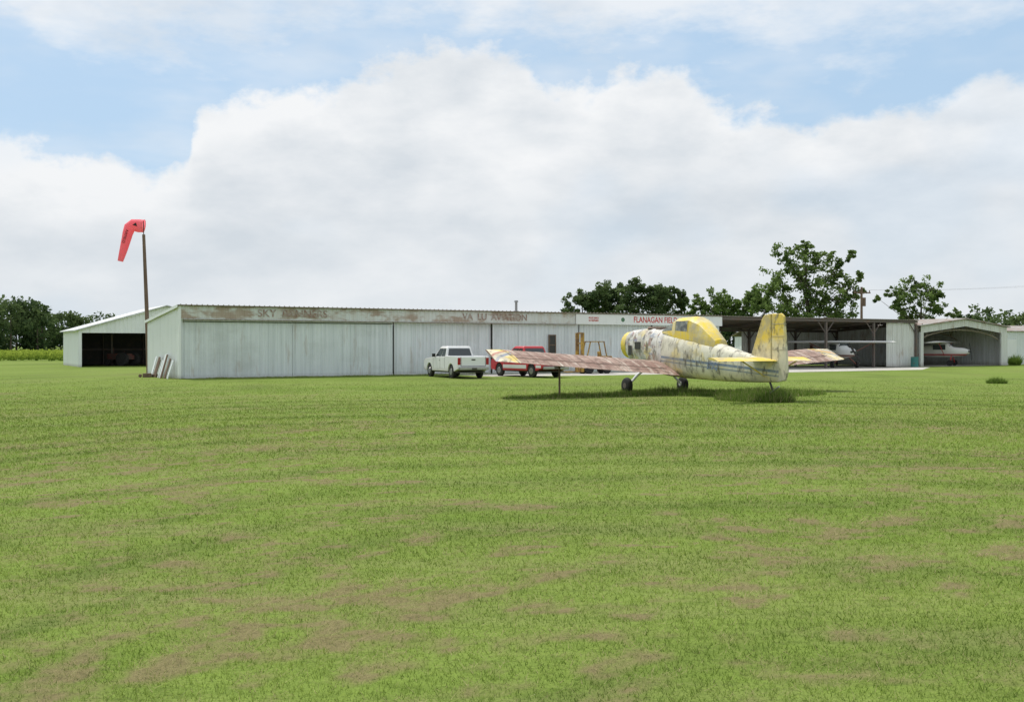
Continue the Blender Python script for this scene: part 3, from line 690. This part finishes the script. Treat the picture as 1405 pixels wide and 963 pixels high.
np_mesh('wall_foot_weeds',P,3,[grass_m],{'tone':t_,'dry':d_})

# ------------------------------------------------------------ pickup trucks
import bmesh
def pickup(name,loc,rz,paint,paint2):
    e=empty(name,(loc[0],loc[1],0),rz)
    def arc(cy,r=.46,n=10): return [(cy+r*math.cos(a_),.40+r*math.sin(a_)) for a_ in np.linspace(math.pi,0,n)]
    fr=1.85; rr=-1.72
    prof=[(-2.80,.55)]+arc(rr)+arc(fr)+[(2.72,.42),(2.80,.6),(2.78,.98),(2.60,1.10),(1.15,1.22),(-.78,1.26),(-.80,1.30),(-2.76,1.28),(-2.80,1.2)]
    n=len(prof); hw=.97
    me=bpy.data.meshes.new('body'); bm=bmesh.new()
    L=[bm.verts.new((-hw,p[0],p[1])) for p in prof]; R=[bm.verts.new((hw,p[0],p[1])) for p in prof]
    bm.faces.new(L); bm.faces.new(R[::-1]); bedf=None
    for i in range(n):
        j=(i+1)%n; f=bm.faces.new([L[i],R[i],R[j],L[j]])
        if abs(prof[i][0]+.80)<.001 and abs(prof[j][0]+2.76)<.001: bedf=f
    bmesh.ops.recalc_face_normals(bm,faces=bm.faces)
    bmesh.ops.inset_individual(bm,faces=[bedf],thickness=.09)
    r_=bmesh.ops.extrude_discrete_faces(bm,faces=[bedf]); bmesh.ops.translate(bm,verts=r_['faces'][0].verts,vec=(0,0,-.48))
    bmesh.ops.recalc_face_normals(bm,faces=bm.faces)
    bm.to_mesh(me); bm.free(); me.materials.append(paint)
    o=bpy.data.objects.new('body',me); scene.collection.objects.link(o); o.parent=e
    bv=o.modifiers.new('b','BEVEL'); bv.width=.05; bv.segments=3; bv.limit_method='ANGLE'; bv.angle_limit=math.radians(40)
    mb=MB()
    def sec(z,yf,yb,w_): return [(-w_,yf,z),(w_,yf,z),(w_,yb,z),(-w_,yb,z)]
    mb.loft([sec(1.20,1.22,-.78,.92),sec(1.78,.50,-.62,.76),sec(1.86,.38,-.54,.70)]); mb.obj('cab',paint,e,bevel=.05,smooth=True)
    mb=MB()
    def lerp(a_,b_,t_): return tuple(a_[i]+(b_[i]-a_[i])*t_ for i in range(3))
    b0=sec(1.20,1.22,-.78,.92); b1=sec(1.78,.50,-.62,.76)
    def pane(pA,pB,pC,pD,u0,u1,v0,v1,off):
        P_=[lerp(lerp(pA,pB,u_),lerp(pD,pC,u_),v_) for u_,v_ in ((u0,v0),(u1,v0),(u1,v1),(u0,v1))]
        mb.face([tuple(p[i]+off[i] for i in range(3)) for p in P_])
    pane(b0[0],b0[1],b1[1],b1[0],.08,.92,.14,.93,(0,.012,.008))
    pane(b0[3],b0[2],b1[2],b1[3],.08,.92,.12,.90,(0,-.014,.002))
    for A_,B_,C_,D_,ox in ((b0[3],b0[0],b1[0],b1[3],-.014),(b0[2],b0[1],b1[1],b1[2],.014)):
        for u0,u1 in ((.05,.34),(.38,.88)): pane(A_,B_,C_,D_,u0,u1,.10,.90,(ox,0,.004))
    mb.obj('windows',glass,e)
    mb=MB()
    for yy in (fr,rr):
        for sg in (-1,1):
            xs=[(.72,.26),(.73,.35),(.76,.385),(.92,.385),(.955,.35),(.96,.26)]
            mb.loft([[(sg*a_,yy+q_*math.cos(2*math.pi*i/24),.385+q_*math.sin(2*math.pi*i/24)) for i in range(24)] for a_,q_ in xs])
    mb.obj('tyres',blk,e,smooth=True)
    mb=MB()
    for yy in (fr,rr):
        for sg in (-1,1):
            mb.cyl((sg*.9,yy,.385),(sg*.968,yy,.385),.22,.19,n=18)
    mb.obj('wheel_rims',chrome,e)
    mb=MB()
    for yy in (fr,rr):
        mb.b2((-.90,yy-.5,.42),(.90,yy+.5,.88))
    mb.obj('wheel_wells',blk,e)
    mb=MB(); mb.b2((-.9,-2.98,.50),(.9,-2.82,.68)); mb.b2((-.94,2.80,.45),(.94,2.93,.66)); mb.obj('bumpers',chrome,e,bevel=.03)
    mb=MB(); mb.b2((-.72,-2.815,.74),(.72,-2.806,1.22)); mb.obj('tailgate',paint,e,bevel=.003)
    mb=MB(); mb.b2((-.78,-2.808,.72),(-.755,-2.80,1.24)); mb.b2((.755,-2.808,.72),(.78,-2.80,1.24)); mb.b2((-.75,-2.808,.70),(.75,-2.80,.72)); mb.b2((-.12,-2.83,1.05),(.12,-2.816,1.12)); mb.b2((-.16,-2.99,.52),(.16,-2.982,.62))
    for sg in (-1,1):
        for yy in (-.72,.02,1.18): mb.b2((sg*.965-.008,yy-.012,.55),(sg*.965+.008,yy+.012,1.2))
    mb.obj('panel_gaps',dark_in,e)
    mb=MB()
    for sg in (-1,1): mb.box((sg*.88,-2.79,1.0),(.17,.06,.40))
    mb.obj('tail_lamps',tail_red,e,bevel=.015)
    mb=MB()
    for sg in (-1,1): mb.box((sg*1.06,.82,1.32),(.2,.1,.2)); mb.box((sg*.96,.1,1.02),(.03,.14,.04)); 
    mb.obj('mirrors',blk,e,bevel=.02)
    mb=MB(); mb.b2((-.85,-2.5,.33),(.85,2.5,.41)); mb.obj('chassis',dark_in,e)
    if paint2:
        mb=MB()
        for sg in (-1,1): mb.b2((sg*.975-.006,-1.2,.52),(sg*.975+.006,1.35,.74)); mb.b2((sg*.975-.006,-2.75,.58),(sg*.975+.006,-2.22,.74))
        mb.obj('lower_band',paint2,e)
    return e
wp_=mk('white_car_paint',(.80,.80,.79),[('n',(.6,.58,.52),(2,2,2),4,.5,.8,.3),('r',(.4,.36,.3),(0,0,1),-.2,.55,.1,.4)],rough=.3,spec=.5)
rp_=mk('red_car_paint',(.55,.04,.05),[('n',(.40,.07,.07),(2,2,2),4,.5,.8,.4)],rough=.3,spec=.5)
pickup('pickup_truck',(-3.4,59.6),math.radians(25),wp_,None)
pickup('pickup_truck.001',(1.0,60.9),math.radians(33),rp_,wp_)

# ------------------------------------------------------------ forklift
fs=26.4; fo=2.9
fx,fy=O[0]+.86*fs+.5106*fo, O[1]+.5106*fs-.86*fo
fk=empty('forklift',(fx,fy,0),UA+math.radians(80))
fy_m=mk('forklift_paint',(.48,.30,.06),[('n',(.17,.10,.06),(3,3,3),5,.42,.58,.85)],rough=.6)
mb=MB(); mb.b2((-.5,-1.3,.3),(.5,.6,.9)); mb.b2((-.5,-1.4,.5),(.5,-.8,1.2)); mb.b2((-.25,-.6,.9),(.25,-.2,1.1)); mb.b2((-.25,-.7,1.1),(.25,-.6,1.5)); mb.obj('body',fy_m,fk,bevel=.05)
mb=MB()
for sx in (-.42,.42):
    mb.b2((sx-.09,.7,.1),(sx+.09,.9,2.75)); mb.cyl((sx,-1.0,1.2),(sx,-.8,2.15),.045); mb.cyl((sx,.5,.9),(sx,.2,2.15),.045)
    mb.b2((sx-.03,-.85,2.13),(sx+.03,.25,2.19)); mb.b2((sx*.6-.05,.9,.12),(sx*.6+.05,2.0,.17))
for zz in (.3,1.2,2.0,2.68): mb.b2((-.36,.72,zz),(.36,.86,zz+.09))
for k in range(5): mb.b2((-.4,-.8+k*.24,2.15),(.4,-.76+k*.24,2.18))
mb.b2((-.4,.91,.12),(.4,.97,.9))
mb.obj('mast_and_guard',fy_m,fk)
mb=MB()
for sx in (-1,1): mb.cyl((sx*.38,.35,.33),(sx*.6,.35,.33),.33,n=18); mb.cyl((sx*.38,-1.0,.27),(sx*.56,-1.0,.27),.27,n=18)
mb.obj('wheels',blk,fk)

# ------------------------------------------------------------ parked light aircraft
def lightplane(name,s,off,rz,c1,c2):
    x0=O[0]+.86*s-.5106*off; y0=O[1]+.5106*s+.86*off
    e=empty(name,(x0,y0,0),rz)
    p1=mk(name+'_paint',c1,[('r',c2,(0,0,1),.95,1.12,.02,.9)],rough=.35); p2=mk(name+'_trim',c2,rough=.4)
    mb=MB(); mb.loft([ring(*q_) for q_ in ((3.0,.20,1.15,1.5),(2.6,.42,.95,1.65),(1.6,.50,.85,1.75),(1.2,.52,.82,2.1),(.3,.52,.8,2.15),(-.6,.45,.82,1.95),(-2.5,.24,.85,1.45),(-4.3,.07,.85,1.1))]); mb.obj('fuselage',p1,e,smooth=True)
    mb=MB(); mb.loft([foil(x_,1.35,-.15,2.2,2.13,.16*k) for x_,k in ((-4.9,.4),(-4.7,.9),(-.5,1.1),(.5,1.1),(4.7,.9),(4.9,.4))]); mb.obj('wing',p1,e,smooth=True)
    mb=MB()
    for sg in (-1,1):
        mb.cyl((sg*.5,.9,.95),(sg*2.9,.9,2.12),.035,n=6); mb.cyl((sg*.4,1.5,.9),(sg*1.1,1.5,.3),.05,n=8)
        mb.loft([foil(sg*x_,-3.5,-4.4,1.12,1.1,.05) for x_ in (.03,1.5)])
    plate(mb,[(-3.6,1.1),(-4.2,1.95),(-4.6,1.95),(-4.7,.95),(-4.2,.95)],.06); mb.obj('struts_and_tail',p2,e)
    mb=MB()
    for sg in (-1,1): mb.cyl((sg*1.05,1.5,.28),(sg*1.2,1.5,.28),.28,n=16)
    mb.cyl((-.05,-4.3,.3),(.05,-4.3,.3),.12,n=12); mb.cyl((0,-4.2,.85),(0,-4.3,.3),.03,n=6)
    mb.box((0,3.1,1.33),(.16,.04,1.85),rot=Matrix.Rotation(.6,3,'Y')); mb.obj('wheels_and_propeller',blk,e,smooth=True)
    mb=MB()
    for sg in (-1,1): mb.b2((sg*.515-.01,-.1,1.5),(sg*.515+.01,1.0,1.98)); mb.cyl((sg*.2,2.95,1.35),(sg*.2,3.02,1.35),.1,n=10)
    mb.box((0,1.42,1.93),(.86,.02,.42),rot=Matrix.Rotation(-.75,3,'X')); mb.obj('windows',glass,e)
lightplane('light_airplane',55.2,1.4,UA+math.radians(160),(.82,.82,.80),(.20,.08,.06))
lightplane('light_airplane.001',69.9,2.4,UA+math.radians(205),(.80,.78,.76),(.45,.05,.05))
dx_,dy_=O[0]+.86*62.6+.5106*.9,O[1]+.5106*62.6-.86*.9
db=empty('steel_drum',(dx_,dy_,0)); mb=MB(); mb.cyl((0,0,0),(0,0,.9),.32,n=20); mb.cyl((0,0,.3),(0,0,.33),.335,n=20); mb.cyl((0,0,.6),(0,0,.63),.335,n=20); mb.cyl((0,0,.88),(0,0,.905),.335,n=20); mb.obj('barrel',mk('teal_paint',(.06,.22,.20),[('n',(.2,.1,.06),(4,4,4),4,.55,.65,.6)]),db,smooth=True)

# ------------------------------------------------------------ windsock
wz=67.0; wx=(204-CX)/F*wz
ws=empty('windsock',(wx,wz,0))
zt_=HC+(HY-322)*wz/F
mb=MB(); mb.tube([(0,0,0),(-.14,0,zt_*.5),(-.32,0,zt_)],[.15,.13,.10],n=10); mb.obj('pole',wood_m,ws,smooth=True)
mb=MB(); mb.cyl((-.32,0,zt_-.05),(-.34,0,zt_+.95),.03,n=8)
mb.obj('swivel_shaft',dark_in,ws)
pink=mk('fluorescent_fabric',(1.0,.30,.36),[('n',(1.0,.23,.30),(2,2,2),4,.4,.7,.6)],rough=.8,trans=.5)
pth=[(-.33,.52,.42),(-.62,.56,.44),(-1.0,.58,.42),(-1.25,.40,.38),(-1.38,0,.34),(-1.52,-.5,.30),(-1.68,-1.05,.26),(-1.84,-1.6,.21),(-1.90,-1.85,.18)]
mb=MB(); R=[]
for i,(a_,z_,r_) in enumerate(pth):
    i0=max(0,i-1); i1=min(len(pth)-1,i+1); d_=Vector((pth[i1][0]-pth[i0][0],0,pth[i1][1]-pth[i0][1])).normalized(); nn=Vector((-d_.z,0,d_.x)); yv=Vector((0,1,0))
    R.append([tuple(Vector((a_,0,zt_+.05+z_))+nn*(r_*(1+.08*math.sin(3*t2+i))*math.cos(t2))+yv*(r_*.8*math.sin(t2))) for t2 in np.linspace(0,2*math.pi,17)[:-1]])
mb.loft(R,cap=False); so_=mb.obj('fabric_sock',pink,ws,smooth=True)
mb=MB(); 
for i in range(16):
    p=R[0][i]; q_=R[0][(i+1)%16]; mb.cyl(p,q_,.02,n=5)
mb.obj('hoop',pink,ws)
mb=MB(); zc_=zt_+.6; yb_=-.38
mb.face([(-.95,yb_,zc_),(-.70,yb_-.0,zc_+.16),(-.62,yb_,zc_-.1)]); mb.obj('maker_mark',blk,ws)
text('sock_lettering','AIRFIELD',.24,(-1.45,-.31,zt_-.15),blk,ws,1,.002,(math.pi/2,math.radians(107),0))

# ------------------------------------------------------------ trees
bark=mk('bark',(.10,.08,.06),[('n',(.05,.04,.03),(3,3,.6),4,.4,.7,.8)],rough=.9)
leaf_a=leafmat('broadleaf_foliage',(.045,.085,.022),(.20,.28,.085),transl=.35)
leaf_b=leafmat('distant_foliage',(.035,.065,.028),(.14,.19,.075),transl=.3)
def leafcloud(cent,rad,n,size,squash=.75,tone=None):
    K=len(cent); T=K*n
    d=rng.normal(size=(T,3)); d/=np.linalg.norm(d,axis=1)[:,None]
    rr_=rng.random(T)**.6
    off=d*rr_[:,None]*1.15; off[:,2]*=squash
    c=np.repeat(cent,n,0)+off*np.repeat(rad,n)[:,None]
    a_=rng.normal(size=(T,3)); a_/=np.linalg.norm(a_,axis=1)[:,None]; b_=np.cross(a_,rng.normal(size=(T,3))); b_/=np.linalg.norm(b_,axis=1)[:,None]
    s_=size*rng.uniform(.6,1.4,T)[:,None]
    P=np.stack([c-a_*s_,c-b_*s_*.6,c+a_*s_,c+b_*s_*.6],1).reshape(-1,3)
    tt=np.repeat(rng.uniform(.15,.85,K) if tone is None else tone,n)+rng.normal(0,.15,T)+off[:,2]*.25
    return P,np.repeat(np.clip(tt,0,1),4)
def limbs_np(segs,n=6):
    V=[]
    for p1,p2,r1,r2 in segs:
        p1=Vector(p1);p2=Vector(p2); d=(p2-p1); 
        if d.length<1e-4: continue
        d.normalize(); a=d.orthogonal().normalized(); b=d.cross(a)
        A=[p1+a*(r1*math.cos(6.2832*i/n))+b*(r1*math.sin(6.2832*i/n)) for i in range(n)]
        B=[p2+a*(r2*math.cos(6.2832*i/n))+b*(r2*math.sin(6.2832*i/n)) for i in range(n)]
        for i in range(n): j=(i+1)%n; V+=[A[i],A[j],B[j],B[i]]
    return np.array([tuple(v) for v in V])
def tree(name,x,y,clumps,trunk_r,leafn,leafs,mat,lean=0,dens=9):
    H=max(c_[2]+c_[3] for c_ in clumps); segs=[]
    prev=Vector((0,0,0)); sp_=[prev]
    for i in range(1,9):
        k=i/8; p=Vector((lean*k+math.sin(k*5+x)*.25*k,math.cos(k*4+x)*.2*k,H*.78*k)); segs.append((prev,p,trunk_r*(1-.85*(k-.125)),trunk_r*(1-.85*k))); prev=p; sp_.append(p)
    subs=[]
    for dx,dy,z,r in clumps:
        k=max(1,min(7,int(max(.18,(z/H)-.22)/.78*8))); s0=sp_[k]; e_=Vector((dx,dy,z)); mid=s0.lerp(e_,.55)+Vector((0,0,-.05*H*random.random()))
        r0=trunk_r*.30*(1-.6*k/8); segs+= [(s0,mid,r0,r0*.6),(mid,e_,r0*.6,r0*.25)]
        m_=max(6,int(r*dens)) 
        for _ in range(m_):
            v=Vector((random.gauss(0,1),random.gauss(0,1),random.gauss(0,.8))).normalized()*r*(random.random()**.5)*1.2; q_=e_+v
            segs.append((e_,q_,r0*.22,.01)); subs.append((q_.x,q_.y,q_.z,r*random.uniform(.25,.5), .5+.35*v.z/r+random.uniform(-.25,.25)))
    cent=np.array([s_[:3] for s_ in subs]); rad=np.array([s_[3] for s_ in subs]); tn_=np.array([s_[4] for s_ in subs])
    P,T=leafcloud(cent,rad,leafn,leafs,tone=tn_)
    Vl=limbs_np(segs,5); A=np.vstack([Vl,P]); tone_=np.concatenate([np.zeros(len(Vl)),T]); mi=np.concatenate([np.zeros(len(Vl)//4),np.ones(len(P)//4)])
    o=np_mesh(name,A,4,[bark,mat],{'tone':tone_},mi); o.location=(x,y,0); return o
def pxclumps(lst,z,cx_px,g=1.1):
    out_=[]
    for px,py,rp in lst:
        out_.append(((px-cx_px)/F*z, random.uniform(-.35,.35)*4, HC+(HY-py)*z/F, rp/F*z*g))
    return out_
Z1=108.
big=[(1075,350,13),(1108,342,14),(1090,368,17),(1070,385,17),(1125,362,14),(1150,357,11),(1165,352,7),(1135,385,17),(1160,392,14),(1178,385,9),(1105,395,18),(1055,400,14),(1085,415,19),(1115,415,18),(1145,412,16),(1170,408,12),(1045,412,12),(1050,428,14),(1130,432,16),(1155,430,15),(1095,436,17),(1070,432,15),(1106,335,6),(1182,400,6),(1100,380,14),(1150,375,10)]
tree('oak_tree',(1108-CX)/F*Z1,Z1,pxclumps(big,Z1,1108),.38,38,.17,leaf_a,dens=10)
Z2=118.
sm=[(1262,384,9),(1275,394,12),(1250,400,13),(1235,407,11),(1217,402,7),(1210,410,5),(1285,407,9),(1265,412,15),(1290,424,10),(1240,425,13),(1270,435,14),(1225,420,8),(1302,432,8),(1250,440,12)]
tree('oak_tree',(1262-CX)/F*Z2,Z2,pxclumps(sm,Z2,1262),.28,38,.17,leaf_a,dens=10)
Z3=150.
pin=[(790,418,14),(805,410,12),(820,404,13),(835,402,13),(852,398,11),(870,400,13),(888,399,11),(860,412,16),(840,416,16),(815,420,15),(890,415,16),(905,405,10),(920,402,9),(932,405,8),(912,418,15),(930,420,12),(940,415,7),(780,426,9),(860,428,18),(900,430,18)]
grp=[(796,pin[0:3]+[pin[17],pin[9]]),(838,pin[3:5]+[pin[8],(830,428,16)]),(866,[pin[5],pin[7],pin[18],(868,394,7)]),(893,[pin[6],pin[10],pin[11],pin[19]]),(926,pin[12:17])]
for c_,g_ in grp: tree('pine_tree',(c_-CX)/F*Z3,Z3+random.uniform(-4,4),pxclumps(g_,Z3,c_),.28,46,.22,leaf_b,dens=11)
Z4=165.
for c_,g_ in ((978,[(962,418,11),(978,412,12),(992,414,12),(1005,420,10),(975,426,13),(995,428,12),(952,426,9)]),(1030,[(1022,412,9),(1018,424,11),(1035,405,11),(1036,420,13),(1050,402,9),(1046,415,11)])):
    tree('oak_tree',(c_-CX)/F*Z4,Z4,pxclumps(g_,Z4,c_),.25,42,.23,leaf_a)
def mass(name,items,leafn,leafs,mat,trunks=True):
    C=[];Rr=[];T=[];S=[]
    for x,y,h,r in items:
        k=int(6+r*2); t0=random.uniform(.1,.7)
        for _ in range(k):
            zz=random.uniform(.12,.97); wr=r*math.sqrt(max(.05,1-(abs(zz-.5)*1.7)**2)); a_=random.uniform(0,6.28); q_=wr*random.random()**.5
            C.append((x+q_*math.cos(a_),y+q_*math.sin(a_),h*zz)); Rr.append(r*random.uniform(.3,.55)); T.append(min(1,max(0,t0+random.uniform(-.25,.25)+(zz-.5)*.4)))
        S.append(((x,y,0),(x,y,h*.7),.25,.08))
    P,Tn=leafcloud(np.array(C),np.array(Rr),leafn,leafs,.85,np.array(T)); Vl=limbs_np(S,5)
    np_mesh(name,np.vstack([Vl,P]),4,[bark,mat],{'tone':np.concatenate([np.zeros(len(Vl)),Tn])},np.concatenate([np.zeros(len(Vl)//4),np.ones(len(P)//4)]))
it=[]
def row(px0,px1,z0,z1,top_fn,step,r):
    p=px0
    while p<px1:
        z=random.uniform(z0,z1); ty=top_fn(p)+random.uniform(-3,6); it.append(((p-CX)/F*z,z,HC+(HY-ty)*z/F,r*random.uniform(.8,1.25))); p+=step*random.uniform(.6,1.3)
row(-200,58,205,235,lambda p:410 if p<45 else 420,9,3.8)
row(45,175,290,320,lambda p:434,8,4.0)
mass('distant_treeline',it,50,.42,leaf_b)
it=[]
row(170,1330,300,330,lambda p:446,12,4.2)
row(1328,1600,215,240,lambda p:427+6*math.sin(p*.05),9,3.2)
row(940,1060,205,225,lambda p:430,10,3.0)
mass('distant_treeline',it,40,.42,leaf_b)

n=22000; y=rng.uniform(121,205,n); row_=np.round(rng.uniform(-130,-40,n)/.9)*.9+rng.normal(0,.22,n)
k=row_<-.435*y+0; row_=row_[k]; y=y[k]; c_=np.stack([row_,y,rng.uniform(.15,.95,len(y))],1)
P,Tn=leafcloud(c_,np.full(len(y),.25),3,.20,.6,np.clip(c_[:,2]*.9,0,1))
crop_m=leafmat('crop_foliage',(.08,.14,.02),(.36,.44,.07),transl=.35)
np_mesh('soybean_field',P,4,[crop_m],{'tone':Tn})

up=empty('utility_pole',((1182-CX)/F*104,104,0),.3)
mb=MB(); mb.cyl((0,0,0),(0,0,8.0),.16,.11,n=10); mb.box((0,-.1,7.4),(2.0,.1,.12)); 
for a_ in (-.9,-.3,.9): mb.cyl((a_,-.1,7.46),(a_,-.1,7.66),.05)
mb.cyl((.28,0,6.0),(.28,0,6.9),.2,n=12); mb.obj('pole',wood_m,up)
up2=empty('utility_pole',(58,84,0),.3)
mb=MB(); mb.cyl((0,0,0),(0,0,8.4),.16,.11,n=10); mb.box((0,-.1,7.8),(2.0,.1,.12)); mb.obj('pole',wood_m,up2)
mb=MB(); bx0=(1182-CX)/F*104
for a_ in (-.9,.9):
    P0=Vector((bx0+a_,104,7.7)); P1=Vector((58+a_,84,8.1)); pr=P0
    for i in range(1,13): q_=P0.lerp(P1,i/12); q_.z-=.5*4*(i/12)*(1-i/12); mb.cyl(pr,q_,.006,n=4); pr=q_
mb.obj('power_lines',frame_m)

# ------------------------------------------------------------ camera & view
cam=bpy.data.cameras.new('camera'); cam.lens=F/1405*36; cam.sensor_width=36; cam.clip_end=8000; cam.clip_start=.1
co=bpy.data.objects.new('camera',cam); scene.collection.objects.link(co); co.location=(0,0,HC)
co.rotation_euler=(math.radians(90)-math.atan(7.5/F),0,0); scene.camera=co
scene.view_settings.view_transform='Standard'; scene.view_settings.look='None'; scene.view_settings.exposure=0; scene.view_settings.gamma=1
